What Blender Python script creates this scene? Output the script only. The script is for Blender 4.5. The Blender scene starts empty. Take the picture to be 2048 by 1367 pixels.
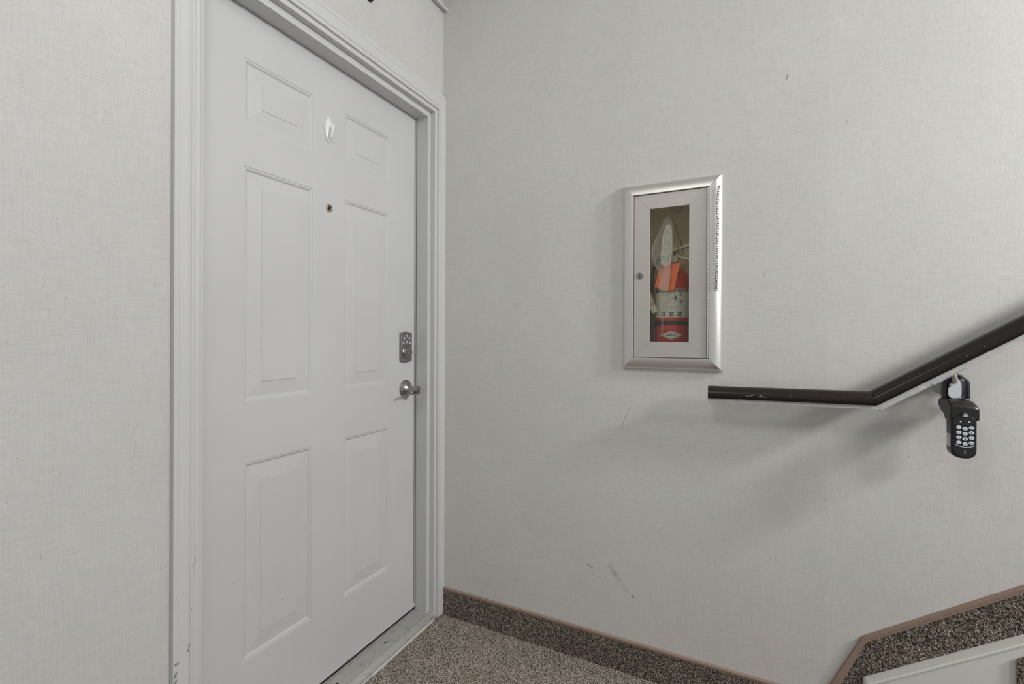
import bpy, bmesh, math, random
from mathutils import Vector, Matrix
random.seed(7)
S = bpy.context.scene
COL = S.collection
PI = math.pi

# ------------------------------------------------------------------ camera
cam_d = bpy.data.cameras.new('camera')
cam = bpy.data.objects.new('camera', cam_d); COL.objects.link(cam)
cam_d.sensor_width = 36.0
cam_d.lens = 16.582
cam_d.shift_y = -0.00716
cam_d.clip_start = 0.02
_r = Vector((0.89480, 0.44645, 0.00347)); _u = Vector((-0.003105, -0.001552, 0.999994)); _f = Vector((-0.446456, 0.894806, 0.0))
_m = Matrix((( _r.x, _u.x, -_f.x, 1.15159), (_r.y, _u.y, -_f.y, -1.65146), (_r.z, _u.z, -_f.z, 1.17389), (0, 0, 0, 1)))
cam.matrix_world = _m
S.camera = cam

# ------------------------------------------------------------------ world, light, exposure
S.view_settings.view_transform = 'Standard'
S.view_settings.look = 'None'
S.view_settings.gamma = 1.0
S.view_settings.use_curve_mapping = False
S.view_settings.exposure = -0.09
W = bpy.data.worlds.new('world'); S.world = W; W.use_nodes = True
_bg = W.node_tree.nodes['Background']
_bg.inputs['Color'].default_value = (0.97, 0.985, 1.0, 1)
_bg.inputs['Strength'].default_value = 0.47

def area(name, loc, target, size, size_y, power, color):
    d = bpy.data.lights.new(name, 'AREA'); d.shape = 'RECTANGLE'; d.size = size; d.size_y = size_y
    d.energy = power; d.color = color
    o = bpy.data.objects.new(name, d); COL.objects.link(o); o.location = loc
    o.rotation_euler = (Vector(target) - Vector(loc)).to_track_quat('-Z', 'Y').to_euler()
    return o
# lamps of the stairwell on the right, and the landing ceiling lamp
area('stairwell_lamp_light', (4.1, -0.70, 2.62), (1.0, -0.1, 0.95), 0.34, 0.34, 62, (1.0, 0.995, 0.985))
area('stair_side_light', (3.0, -0.92, 1.85), (0.2, -0.3, 1.2), 0.30, 0.30, 14, (1.0, 0.995, 0.985))
_pd = bpy.data.lights.new('ceiling_lamp_light', 'POINT'); _pd.energy = 11; _pd.color = (1.0, 0.995, 0.985); _pd.shadow_soft_size = 0.16
_po = bpy.data.objects.new('ceiling_lamp_light', _pd); COL.objects.link(_po); _po.location = (0.8, -1.6, 2.4)

# ------------------------------------------------------------------ node helpers
class NT:
    def __init__(s, name):
        s.m = bpy.data.materials.new(name); s.m.use_nodes = True
        s.t = s.m.node_tree; s.n = s.t.nodes; s.b = s.n['Principled BSDF']; s.out = s.n['Material Output']
    def add(s, typ, **kw):
        n = s.n.new(typ)
        for k, v in kw.items(): setattr(n, k, v)
        return n
    def link(s, a, b): s.t.links.new(a, b)
    def setin(s, sock, v):
        if isinstance(v, bpy.types.NodeSocket): s.link(v, sock)
        else: sock.default_value = v
    def math(s, op, a, b=0.0, c=None, clamp=False):
        n = s.add('ShaderNodeMath', operation=op); n.use_clamp = clamp
        s.setin(n.inputs[0], a); s.setin(n.inputs[1], b)
        if c is not None: s.setin(n.inputs[2], c)
        return n.outputs[0]
    def coords(s): return s.add('ShaderNodeTexCoord').outputs['Object']
    def mapping(s, vec, scale=(1, 1, 1), rot=(0, 0, 0), loc=(0, 0, 0)):
        n = s.add('ShaderNodeMapping'); s.link(vec, n.inputs['Vector'])
        n.inputs['Scale'].default_value = scale; n.inputs['Rotation'].default_value = rot; n.inputs['Location'].default_value = loc
        return n.outputs[0]
    def noise(s, vec, scale, detail=2.0, rough=0.5):
        n = s.add('ShaderNodeTexNoise'); s.link(vec, n.inputs['Vector'])
        n.inputs['Scale'].default_value = scale; n.inputs['Detail'].default_value = detail; n.inputs['Roughness'].default_value = rough
        return n.outputs['Fac']
    def ramp(s, fac, stops):
        n = s.add('ShaderNodeValToRGB'); s.link(fac, n.inputs['Fac']); e = n.color_ramp.elements
        while len(e) < len(stops): e.new(0.5)
        for i, (p, c) in enumerate(stops):
            e[i].position = p; e[i].color = (c, c, c, 1) if isinstance(c, (int, float)) else (*c, 1)
        return n.outputs['Color']
    def mix(s, fac, a, b, mode='MIX'):
        n = s.add('ShaderNodeMix', data_type='RGBA', blend_type=mode)
        s.setin(n.inputs[0], fac)
        for sock, v in ((n.inputs[6], a), (n.inputs[7], b)):
            if isinstance(v, tuple): v = (*v, 1) if len(v) == 3 else v
            s.setin(sock, v)
        return n.outputs[2]
    def bump(s, h, strength, dist):
        n = s.add('ShaderNodeBump'); n.inputs['Strength'].default_value = strength; n.inputs['Distance'].default_value = dist
        s.link(h, n.inputs['Height']); s.link(n.outputs[0], s.b.inputs['Normal'])
    def segment(s, vec, a, b, w, soft=0.5):
        """1 on a thin mark from a to b, 0 elsewhere"""
        A = Vector(a); B = Vector(b); AB = B - A; L2 = AB.length_squared
        pa = s.add('ShaderNodeVectorMath', operation='SUBTRACT'); s.link(vec, pa.inputs[0]); pa.inputs[1].default_value = A
        dt = s.add('ShaderNodeVectorMath', operation='DOT_PRODUCT'); s.link(pa.outputs[0], dt.inputs[0]); dt.inputs[1].default_value = AB / L2
        h = s.math('MULTIPLY', dt.outputs['Value'], 1.0, clamp=True)
        sc = s.add('ShaderNodeVectorMath', operation='SCALE'); sc.inputs[0].default_value = AB; s.link(h, sc.inputs['Scale'])
        df = s.add('ShaderNodeVectorMath', operation='DISTANCE'); s.link(pa.outputs[0], df.inputs[0]); s.link(sc.outputs[0], df.inputs[1])
        n = s.add('ShaderNodeMapRange'); s.link(df.outputs['Value'], n.inputs[0])
        n.inputs[1].default_value = w; n.inputs[2].default_value = w * soft; n.inputs[3].default_value = 0; n.inputs[4].default_value = 1
        return n.outputs[0]

def plain(name, col, rough=0.5, metal=0.0, spec=0.5, grain=0.0, gscale=300, bump=0.0, wear=None):
    t = NT(name); b = t.b
    b.inputs['Roughness'].default_value = rough; b.inputs['Metallic'].default_value = metal
    b.inputs['Specular IOR Level'].default_value = spec
    v = t.coords(); f = t.noise(v, gscale, 3.0)
    lo = tuple(max(0, c * (1 - grain)) for c in col); hi = tuple(min(1, c * (1 + grain)) for c in col)
    c = t.ramp(f, [(0.3, lo), (0.7, hi)])
    if wear:
        g = t.ramp(t.noise(v, wear[0], 4.0), [(wear[1], 0), (wear[1] + 0.03, 1)])
        c = t.mix(g, c, wear[2])
    t.link(c, b.inputs['Base Color'])
    if bump: t.bump(f, bump, 0.0005)
    return t.m

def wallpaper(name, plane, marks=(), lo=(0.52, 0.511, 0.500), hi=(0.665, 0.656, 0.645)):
    """woven grey-beige vinyl; plane 'x' runs along X, 'y' along Y"""
    t = NT(name); v = t.coords()
    def st(a, z):  # stretched along the wall (a) and vertically (z)
        return (a, 1, z) if plane == 'x' else (1, a, z)
    warp = t.noise(t.mapping(v, st(30, 1400)), 1.0, 2.0, 0.6)      # horizontal threads
    weft = t.noise(t.mapping(v, st(1300, 36)), 1.0, 2.0, 0.6)      # vertical threads
    warp2 = t.noise(t.mapping(v, st(14, 420)), 1.0, 2.0, 0.6)
    weft2 = t.noise(t.mapping(v, st(380, 12)), 1.0, 2.0, 0.6)
    fine = t.noise(v, 700.0, 2.0, 0.7)
    th = t.math('ADD', t.math('ADD', warp, weft), t.math('ADD', t.math('MULTIPLY', warp2, 0.6), t.math('MULTIPLY', weft2, 0.6)))
    th = t.math('ADD', th, t.math('MULTIPLY', fine, 1.1))          # mean about 2.0
    k = t.add('ShaderNodeMapRange'); t.link(th, k.inputs[0])
    k.inputs[1].default_value = 1.70; k.inputs[2].default_value = 2.60; k.inputs[3].default_value = 0.0; k.inputs[4].default_value = 1.0
    base = t.mix(k.outputs[0], lo, hi)
    tint = t.ramp(t.noise(v, 7.0, 3.0), [(0.38, (0.985, 1.0, 0.99)), (0.62, (1.0, 0.985, 0.985))])
    base = t.mix(1.0, base, tint, 'MULTIPLY')
    dirt = t.ramp(t.noise(t.mapping(v, loc=(3, 3, 3)), 3.1, 3.0), [(0.35, 0.965), (0.65, 1.0)])
    base = t.mix(1.0, base, dirt, 'MULTIPLY')
    slub = t.ramp(t.noise(t.mapping(v, st(22, 520), loc=(5, 5, 5)), 1.0, 1.0), [(0.27, 1.0), (0.31, 0.0)])
    slubv = t.ramp(t.noise(t.mapping(v, st(520, 40), loc=(9, 2, 5)), 1.0, 1.0), [(0.235, 1.0), (0.27, 0.0)])
    base = t.mix(t.math('MULTIPLY', t.math('MAXIMUM', slub, slubv), 0.30), base, (0.30, 0.285, 0.26))
    fk = t.ramp(t.noise(t.mapping(v, st(150, 260), loc=(7, 7, 1)), 1.0, 0.0), [(0.13, 1.0), (0.165, 0.0)])
    base = t.mix(t.math('MULTIPLY', fk, 0.55), base, (0.22, 0.20, 0.18))
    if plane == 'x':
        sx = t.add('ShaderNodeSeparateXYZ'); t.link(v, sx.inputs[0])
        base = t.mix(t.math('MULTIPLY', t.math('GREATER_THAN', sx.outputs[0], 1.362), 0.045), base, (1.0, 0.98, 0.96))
    for a, b, w, s_ in marks:
        base = t.mix(t.math('MULTIPLY', t.segment(v, a, b, w, 0.35), s_), base, (0.13, 0.12, 0.10))
    t.link(base, t.b.inputs['Base Color'])
    t.b.inputs['Roughness'].default_value = 0.62; t.b.inputs['Specular IOR Level'].default_value = 0.25
    t.bump(th, 0.35, 0.0008)
    return t.m

def paint(name, col, marks=(), rough=0.42, stain=0.03):
    t = NT(name); v = t.coords()
    f = t.noise(v, 2.2, 4.0)
    c = t.mix(t.ramp(f, [(0.35, 0.0), (0.65, 1.0)]), tuple(x * (1 - stain) for x in col), col)
    sp = t.ramp(t.noise(t.mapping(v, loc=(4, 1, 2)), 60.0, 2.0), [(0.22, 1.0), (0.25, 0.0)])
    c = t.mix(t.math('MULTIPLY', sp, 0.25), c, (0.35, 0.34, 0.32))
    vm = t.mapping(v, (0, 1, 1)) if marks else v
    for a, b, w, s_ in marks:
        c = t.mix(t.math('MULTIPLY', t.segment(vm, a, b, w, 0.35), s_), c, (0.06, 0.058, 0.05))
    t.link(c, t.b.inputs['Base Color']); t.b.inputs['Roughness'].default_value = rough
    t.b.inputs['Specular IOR Level'].default_value = 0.35
    t.bump(t.noise(v, 350.0, 3.0), 0.12, 0.0006)
    return t.m

def carpet(name, scale, dark, mid, light, stretch=(1, 1, 1), rot=(0, 0, 0)):
    t = NT(name); v = t.mapping(t.mapping(t.coords(), (1, 1, 1), rot), stretch)
    vo = t.add('ShaderNodeTexVoronoi'); t.link(v, vo.inputs['Vector']); vo.inputs['Scale'].default_value = scale
    loop = t.math('SUBTRACT', 1.0, t.math('MULTIPLY', vo.outputs['Distance'], 1.25), clamp=True)
    pick = t.add('ShaderNodeSeparateColor'); t.link(vo.outputs['Color'], pick.inputs[0])
    c = t.ramp(pick.outputs[0], [(0.0, dark), (0.45, mid), (0.8, mid), (1.0, light)])
    sh = t.ramp(loop, [(0.18, 0.16), (0.50, 1.0)])
    c = t.mix(1.0, c, sh, 'MULTIPLY')
    lint = t.ramp(t.noise(t.coords(), 9.0, 4.0), [(0.35, 0.88), (0.7, 1.08)])
    c = t.mix(1.0, c, lint, 'MULTIPLY')
    t.link(c, t.b.inputs['Base Color']); t.b.inputs['Roughness'].default_value = 0.95
    t.b.inputs['Specular IOR Level'].default_value = 0.1
    t.bump(loop, 1.0, 0.004)
    return t.m

def film(name, col, alpha, rough=0.25):
    t = NT(name); tr = t.add('ShaderNodeBsdfTransparent'); mx = t.add('ShaderNodeMixShader')
    v = t.coords(); f = t.noise(v, 220.0, 4.0, 0.7)
    k = t.ramp(f, [(0.35, alpha * 0.55), (0.7, min(1.0, alpha * 1.7))])
    t.b.inputs['Base Color'].default_value = (*col, 1); t.b.inputs['Roughness'].default_value = rough
    t.bump(t.noise(v, 130.0, 4.0, 0.7), 1.0, 0.004)
    t.link(k, mx.inputs[0]); t.link(tr.outputs[0], mx.inputs[1]); t.link(t.b.outputs[0], mx.inputs[2])
    t.link(mx.outputs[0], t.out.inputs['Surface']); return t.m

def glass(name):
    t = NT(name); tr = t.add('ShaderNodeBsdfTransparent'); tr.inputs[0].default_value = (0.95, 0.955, 0.92, 1)
    gl = t.add('ShaderNodeBsdfGlossy'); gl.inputs['Roughness'].default_value = 0.03
    sm = t.ramp(t.noise(t.coords(), 25.0, 3.0), [(0.3, 0.025), (0.7, 0.045)])
    mx = t.add('ShaderNodeMixShader'); t.link(sm, mx.inputs[0]); t.link(tr.outputs[0], mx.inputs[1]); t.link(gl.outputs[0], mx.inputs[2])
    t.link(mx.outputs[0], t.out.inputs['Surface']); return t.m

# ------------------------------------------------------------------ mesh helpers (world coordinates in, one mesh object out)
def origin(o):
    p = Vector((0, 0, 0))
    while o is not None: p += o.location; o = o.parent
    return p

class B:
    def __init__(s): s.v = []; s.f = []
    def add(s, vs, fs):
        n = len(s.v); s.v += [tuple(x) for x in vs]; s.f += [tuple(i + n for i in f) for f in fs]; return s
    def box(s, x0, x1, y0, y1, z0, z1):
        return s.add([(x0, y0, z0), (x1, y0, z0), (x1, y1, z0), (x0, y1, z0), (x0, y0, z1), (x1, y0, z1), (x1, y1, z1), (x0, y1, z1)],
                     [(0, 3, 2, 1), (4, 5, 6, 7), (0, 1, 5, 4), (1, 2, 6, 5), (2, 3, 7, 6), (3, 0, 4, 7)])
    def prism(s, poly, axis, a, b):
        """polygon in the plane across axis: x -> (y,z), y -> (x,z), z -> (x,y)"""
        def P(p, t):
            return {'x': (t, p[0], p[1]), 'y': (p[0], t, p[1]), 'z': (p[0], p[1], t)}[axis]
        n = len(poly)
        return s.add([P(p, a) for p in poly] + [P(p, b) for p in poly],
                     [tuple(range(n))[::-1], tuple(range(n, 2 * n))] + [(i, (i + 1) % n, n + (i + 1) % n, n + i) for i in range(n)])
    def rings(s, rings, close=True, caps=True):
        n = len(rings[0]); vs = [p for r in rings for p in r]; fs = []
        for j in range(len(rings) - 1):
            for i in range(n if close else n - 1):
                a = j * n + i; b = j * n + (i + 1) % n
                fs.append((a, b, b + n, a + n))
        if caps and close:
            fs.append(tuple(range(n))[::-1]); fs.append(tuple(range((len(rings) - 1) * n, len(rings) * n)))
        return s.add(vs, fs)
    def lathe(s, prof, o, axis, n=24):
        """prof: (radius, distance along axis)"""
        ax = Vector(axis).normalized(); h = Vector((0, 0, 1)) if abs(ax.z) < 0.9 else Vector((1, 0, 0))
        e1 = ax.cross(h).normalized(); e2 = ax.cross(e1); o = Vector(o)
        return s.rings([[o + ax * d + (e1 * math.cos(2 * PI * i / n) + e2 * math.sin(2 * PI * i / n)) * r for i in range(n)] for r, d in prof])
    def tube(s, path, r, n=10, flat=None, closed=False):
        P = [Vector(p) for p in path]; R = []; prev = None; m = len(P)
        for i, p in enumerate(P):
            if closed: t = P[(i + 1) % m] - P[(i - 1) % m]
            else: t = P[min(i + 1, m - 1)] - P[max(i - 1, 0)]
            t.normalize()
            if prev is None:
                h = Vector((0, 0, 1)) if abs(t.z) < 0.9 else Vector((1, 0, 0)); e = t.cross(h).normalized()
            else: e = (prev - t * prev.dot(t)).normalized()
            prev = e; g = t.cross(e); rr = r[i] if isinstance(r, (list, tuple)) else r
            fl = flat if flat else 1.0
            R.append([p + e * math.cos(2 * PI * k / n) * rr + g * math.sin(2 * PI * k / n) * rr * fl for k in range(n)])
        if closed: R.append(R[0]); return s.rings(R, caps=False)
        return s.rings(R)
    def build(s, name, mat, parent=None, bevel=0.0, smooth=False, seg=2):
        me = bpy.data.meshes.new(name); o = origin(parent)
        me.from_pydata([tuple(Vector(p) - o) for p in s.v], [], s.f)
        bm = bmesh.new(); bm.from_mesh(me); bmesh.ops.remove_doubles(bm, verts=bm.verts, dist=1e-6)
        bmesh.ops.recalc_face_normals(bm, faces=bm.faces); bm.to_mesh(me); bm.free()
        me.materials.append(mat)
        if smooth:
            for p in me.polygons: p.use_smooth = True
            me.set_sharp_from_angle(angle=math.radians(38))
        ob = bpy.data.objects.new(name, me); COL.objects.link(ob); ob.parent = parent
        if bevel:
            md = ob.modifiers.new('bevel', 'BEVEL'); md.width = bevel; md.segments = seg; md.limit_method = 'ANGLE'; md.angle_limit = math.radians(35)
        return ob

def tag(o, label=None, cat=None, group=None, kind=None):
    for k, v in (('label', label), ('category', cat), ('group', group), ('kind', kind)):
        if v: o[k] = v
    return o
def thing(name, loc, label, cat, group=None):
    o = bpy.data.objects.new(name, None); COL.objects.link(o); o.location = loc; o.empty_display_size = 0.05
    return tag(o, label, cat, group)
def struct(name, loc=(0, 0, 0)):
    o = bpy.data.objects.new(name, None); COL.objects.link(o); o.location = loc; o['kind'] = 'structure'; return o

def text_mesh(name, s, size, mat, parent, fn, weight=0.0, thick=0.0):
    """flat lettering; fn maps its (u, v) to a world point"""
    c = bpy.data.curves.new('t', 'FONT'); c.body = s; c.size = size; c.align_x = 'CENTER'; c.align_y = 'CENTER'
    c.resolution_u = 3; c.offset = weight * size; c.space_line = 1.0
    to = bpy.data.objects.new('t', c); COL.objects.link(to)
    dg = bpy.context.evaluated_depsgraph_get(); dg.update()
    me = bpy.data.meshes.new_from_object(to.evaluated_get(dg))
    bpy.data.objects.remove(to); o = origin(parent)
    for v in me.vertices: v.co = Vector(fn(v.co.x, v.co.y)) - o
    me.materials.clear(); me.materials.append(mat); me.name = name
    ob = bpy.data.objects.new(name, me); COL.objects.link(ob); ob.parent = parent
    return ob

# ------------------------------------------------------------------ materials
def sg(x0, z0, x1, z1, w, s): return ((x0, 0, z0), (x1, 0, z1), w, s)
RIGHT_MARKS = [sg(1.2581, 1.9634, 1.2552, 1.9500, .0016, .9),
    sg(.7889, .9248, .782, .911, .0014, .5), sg(.777, .902, .768, .882, .0020, .5), sg(.7655, .873, .762, .860, .0024, .35), sg(.7596, .851, .7592, .846, .0035, .45),
    sg(.6269, .3434, .640, .342, .0025, .35), sg(.640, .342, .655, .3350, .004, .5),
    sg(.7188, .3565, .735, .330, .012, .16), sg(.735, .335, .7509, .3162, .014, .18), sg(.760, .30, .780, .285, .008, .15), sg(.7970, .2690, .8000, .2670, .0040, .9),
    sg(.6532, .3095, .6537, .3092, .0025, .95), sg(.2130, .256, .2260, .2500, .003, .3), sg(1.0962, .8033, 1.0964, .8028, .003, .5), sg(1.55, .842, 1.551, .842, .002, .7),
    sg(1.4086, 1.796, 1.4084, 1.790, .002, .3), sg(1.1971, 1.366, 1.1971, 1.360, .0015, .5), sg(.50, 1.48, .4985, 1.475, .0015, .4), sg(.28, .93, .2803, .927, .0015, .6)]
M = {}
M['wallR'] = wallpaper('woven_wallpaper_right_lightened', 'x', RIGHT_MARKS, (0.590, 0.572, 0.552), (0.775, 0.755, 0.730))  # same paper as the door wall, lightened in colour to offset weaker light here
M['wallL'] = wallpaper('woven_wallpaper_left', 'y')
def sl(y0, z0, y1, z1, w, s_): return ((0, y0, z0), (0, y1, z1), w, s_)
M['trim'] = paint('white_trim_paint', (0.60, 0.605, 0.60), [sl(-1.0035, .676, -1.0035, .668, .0011, .7), sl(-1.0035, .662, -1.0035, .650, .0012, .7), sl(-1.0042, .643, -1.0040, .634, .0018, .75),
    sl(-.9962, .690, -.9962, .687, .0010, .6), sl(-.9960, .672, -.9960, .664, .0010, .6), sl(-.9960, .655, -.9960, .636, .0011, .7), sl(-1.0085, .540, -1.0085, .538, .0014, .6),
    sl(-1.0175, .4480, -1.0115, .4590, .0018, 1.0), sl(-1.045, .4360, -1.0385, .4350, .0030, .75), sl(-1.046, .408, -1.043, .416, .0035, .7), sl(-1.046, .394, -1.0430, .399, .0030, .7), sl(-1.0275, .585, -1.0265, .590, .0015, .3)])
def sd_(y0, z0, y1, z1, w, s_): return ((0, y0 + .53, z0 - .044), (0, y1 + .53, z1 - .044), w, s_)
M['door'] = paint('white_door_paint', (0.60, 0.605, 0.61), [sd_(-.655, .160, -.630, .178, .0012, .12), sd_(-.70, .385, -.698, .386, .0018, .3), sd_(-.3915, .300, -.3910, .300, .0020, .25),
    sd_(-.155, .742, -.154, .742, .0030, .35), sd_(-.152, 1.2040, -.1440, 1.2075, .0010, .35), sd_(-.1440, 1.2075, -.136, 1.2030, .0010, .35), sd_(-.62, .56, -.618, .575, .004, .10),
    sd_(-.700, .455, -.694, .457, .0012, .2), sd_(-.86, .50, -.83, .508, .004, .06), sd_(-.50, 1.02, -.47, 1.0, .0012, .08), sd_(-.78, 1.13, -.76, 1.12, .0010, .15)], stain=0.06)
M['floor'] = carpet('loop_carpet_floor', 330, (0.26, 0.21, 0.16), (0.78, 0.68, 0.575), (1.0, 0.94, 0.84))
M['base'] = carpet('loop_carpet_base', 330, (0.07, 0.054, 0.042), (0.44, 0.37, 0.305), (0.95, 0.87, 0.76))
M['skirt'] = carpet('loop_carpet_skirt', 215, (0.06, 0.047, 0.036), (0.40, 0.34, 0.28), (0.95, 0.87, 0.76), (2.1, 1.2, 1.0), (0, math.radians(32), 0))
M['binding'] = plain('brown_edge_binding', (0.30, 0.215, 0.17), 0.8, grain=0.2, gscale=500, bump=0.5)
M['thread'] = plain('brown_stitching', (0.07, 0.045, 0.035), 0.9, grain=0.2)
M['alu'] = plain('worn_aluminium', (0.50, 0.49, 0.47), 0.45, 0.45, grain=0.16, gscale=160, bump=0.1, wear=(45, 0.60, (0.42, 0.405, 0.38)))
M['rubber'] = plain('black_rubber', (0.015, 0.015, 0.017), 0.6, grain=0.1)
M['vinyl'] = plain('grey_vinyl_seal', (0.42, 0.42, 0.39), 0.6, grain=0.08)
M['backing'] = plain('grey_seal_backing', (0.22, 0.22, 0.20), 0.7)
M['seam'] = plain('dark_gap', (0.03, 0.028, 0.025), 0.9)
M['nickel'] = plain('satin_nickel', (0.36, 0.35, 0.34), 0.20, 1.0, grain=0.05)
M['nickel_dull'] = plain('dull_nickel', (0.27, 0.265, 0.26), 0.40, 0.9, grain=0.1, gscale=500)
M['button'] = plain('pale_buttons', (0.50, 0.46, 0.46), 0.4)
M['brass'] = plain('old_brass', (0.55, 0.49, 0.38), 0.3, 1.0)
M['lens'] = plain('dark_lens', (0.02, 0.02, 0.02), 0.05)
M['white_plastic'] = plain('white_plastic', (0.80, 0.81, 0.81), 0.22)
M['cab'] = plain('anodised_frame', (0.70, 0.685, 0.66), 0.40, 0.85, grain=0.02)
M['cabdoor'] = plain('anodised_cabinet_door', (0.54, 0.515, 0.48), 0.5, 0.35, grain=0.03)
M['tub'] = plain('beige_tub', (0.88, 0.77, 0.53), 0.6, grain=0.05)
M['glass'] = glass('cabinet_glass')
M['chain'] = plain('chain_steel', (0.20, 0.20, 0.19), 0.35, 0.9)
M['red'] = plain('red_enamel', (0.64, 0.055, 0.028), 0.28, grain=0.05)
M['label'] = plain('label_paper', (0.72, 0.71, 0.64), 0.5, grain=0.03)
M['ink'] = plain('black_ink', (0.045, 0.04, 0.038), 0.6)
M['redink'] = plain('red_ink', (0.50, 0.05, 0.04), 0.6)
M['brownink'] = plain('brown_ink', (0.23, 0.13, 0.10), 0.6)
M['yellow'] = plain('yellow_ink', (0.60, 0.50, 0.05), 0.6)
M['black'] = plain('black_plastic', (0.022, 0.021, 0.020), 0.38, grain=0.1)
M['hose'] = plain('dark_hose', (0.06, 0.055, 0.05), 0.5)
M['orange'] = plain('orange_tag', (1.0, 0.19, 0.035), 0.55, grain=0.06, gscale=80)
M['orange_dull'] = plain('creased_orange_tag', (0.90, 0.34, 0.24), 0.6, grain=0.15, gscale=150)
M['card'] = plain('cream_card', (0.80, 0.74, 0.62), 0.6)
M['alloy'] = plain('beige_alloy', (0.70, 0.60, 0.45), 0.4, 0.3)
M['film'] = film('clear_plastic_bag', (0.75, 0.77, 0.75), 0.20)
M['film2'] = film('crumpled_plastic_bag', (0.80, 0.80, 0.77), 0.55)
M['rail'] = plain('dark_brown_rail_cap', (0.020, 0.0145, 0.011), 0.27, grain=0.4, gscale=420, spec=0.32, wear=(300, 0.76, (0.12, 0.10, 0.09)))
_m_ = M['rail']; _q = NT.__new__(NT); _q.m = _m_; _q.t = _m_.node_tree; _q.n = _q.t.nodes; _q.b = _q.n['Principled BSDF']; _q.out = _q.n['Material Output']
_old = _q.b.inputs['Base Color'].links[0].from_socket; _v = _q.mapping(_q.coords(), (1, 0, 1))
for _a, _b, _w in (((1.148, 0, .9960), (1.156, 0, .9950), .0007), ((1.158, 0, .9962), (1.168, 0, .9985), .0007), ((1.180, 0, .9955), (1.200, 0, .9952), .0009), ((1.186, 0, .9985), (1.190, 0, .9980), .0008),
                   ((1.262, 0, 1.000), (1.264, 0, 1.000), .0008), ((1.640, 0, 1.125), (1.6405, 0, 1.125), .0011), ((1.672, 0, 1.150), (1.673, 0, 1.150), .0012)):
    _s = _q.segment(_v, (_a[0] - 1.4614, 0, _a[2] - .988), (_b[0] - 1.4614, 0, _b[2] - .988), _w, .4)
    _old = _q.mix(_s, _old, (0.50, 0.46, 0.42))
_q.link(_old, _q.b.inputs['Base Color'])
M['bar'] = plain('painted_steel_bar', (0.55, 0.56, 0.55), 0.45, 0.1, grain=0.1, gscale=90, bump=0.3)
M['galv'] = plain('galvanised_plate', (0.66, 0.73, 0.75), 0.4, 0.2, grain=0.08, gscale=140)
M['arm'] = plain('bracket_arm', (0.50, 0.46, 0.41), 0.5, 0.3, grain=0.1)
M['lockbody'] = plain('lockbox_shell', (0.013, 0.012, 0.012), 0.34, 0.0, grain=0.12, gscale=600)
M['lockface'] = plain('lockbox_face', (0.016, 0.0155, 0.018), 0.4, grain=0.1)
M['lockpad'] = plain('lockbox_keypad', (0.010, 0.010, 0.016), 0.35)
M['shackle'] = plain('shackle_grey', (0.060, 0.056, 0.053), 0.35, 0.3)
M['liner'] = plain('shackle_liner', (0.022, 0.030, 0.060), 0.22, 0.1)
M['key'] = plain('lockbox_buttons', (0.75, 0.77, 0.82), 0.35)
M['stringer'] = paint('white_stringer_paint', (0.78, 0.78, 0.735), rough=0.5)
M['ceiling'] = plain('ceiling_paint', (0.72, 0.72, 0.71), 0.8)

# ------------------------------------------------------------------ setting: floor, walls, ceiling
B().box(-0.25, 2.0, -3.4, 0.0, -0.05, 0.0).build('floor', M['floor'])['kind'] = 'structure'
# door wall: opening y -1.02 .. -0.03, z 0 .. 2.12
wl = B()
wl.box(-0.13, 0, -0.03, 0.0, 0, 2.62).box(-0.13, 0, -3.4, -1.02, 0, 2.62).box(-0.13, 0, -1.02, -0.03, 2.12, 2.62)
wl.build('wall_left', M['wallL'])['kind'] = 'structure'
# cabinet wall with the recess cut out
HX0, HX1, HZ0, HZ1 = 0.800, 1.044, 1.096, 1.650
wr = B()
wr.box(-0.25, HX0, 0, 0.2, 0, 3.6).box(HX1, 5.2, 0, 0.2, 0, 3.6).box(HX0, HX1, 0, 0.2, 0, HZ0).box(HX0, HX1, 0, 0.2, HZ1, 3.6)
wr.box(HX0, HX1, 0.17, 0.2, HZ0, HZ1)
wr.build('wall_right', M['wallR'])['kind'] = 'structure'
B().box(-0.13, 1.9, -3.4, 0.0, 2.62, 2.70).box(1.9, 5.2, -3.4, 0.0, 3.52, 3.60).box(1.82, 1.9, -3.4, 0.0, 2.70, 3.60).build('ceiling', M['ceiling'])['kind'] = 'structure'  # unseen; the high part over the stairs is added to block world light
B().box(5.2, 5.35, -3.4, 0.2, 0, 3.6).build('wall_end_blocker', M['wallL'])['kind'] = 'structure'  # unseen wall added beyond the stairs to keep world light off the door wall

# crown moulding ending at the corner
cr = B().prism([(0, 2.5330), (0.010, 2.5310), (0.021, 2.5270), (0.024, 2.531), (0.024, 2.5380), (0.020, 2.541), (0, 2.541)], 'y', -3.4, 0.0)
cr.build('trim_crown', M['trim'], bevel=0.001)['kind'] = 'structure'

# ------------------------------------------------------------------ door frame (jambs, stops, casing)
fr = struct('trim_door_frame')
YR, YL = -0.0575, -0.9875          # jamb inner faces
ZT = 2.089
def u_piece(prof, ri, ro, li, lo, ti, to, name, mat, bevel, parent=fr, z0=0.0):
    """frame member running up, across and down; prof = [(t across 0..1 from inner to outer, x)]"""
    rr = []
    for t, x in prof:
        rr.append([(x, li + (lo - li) * t, z0), (x, li + (lo - li) * t, ti + (to - ti) * t), (x, ri + (ro - ri) * t, ti + (to - ti) * t), (x, ri + (ro - ri) * t, z0)])
    b = B(); n = len(rr); vs = [p for r in rr for p in r]; fs = []
    for i in range(n):
        j = (i + 1) % n
        for k in range(3): fs.append((i * 4 + k, i * 4 + k + 1, j * 4 + k + 1, j * 4 + k))
    fs.append(tuple(i * 4 for i in range(n))); fs.append(tuple(i * 4 + 3 for i in range(n)))
    b.add(vs, fs); return b.build(name, mat, parent, bevel)
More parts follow.
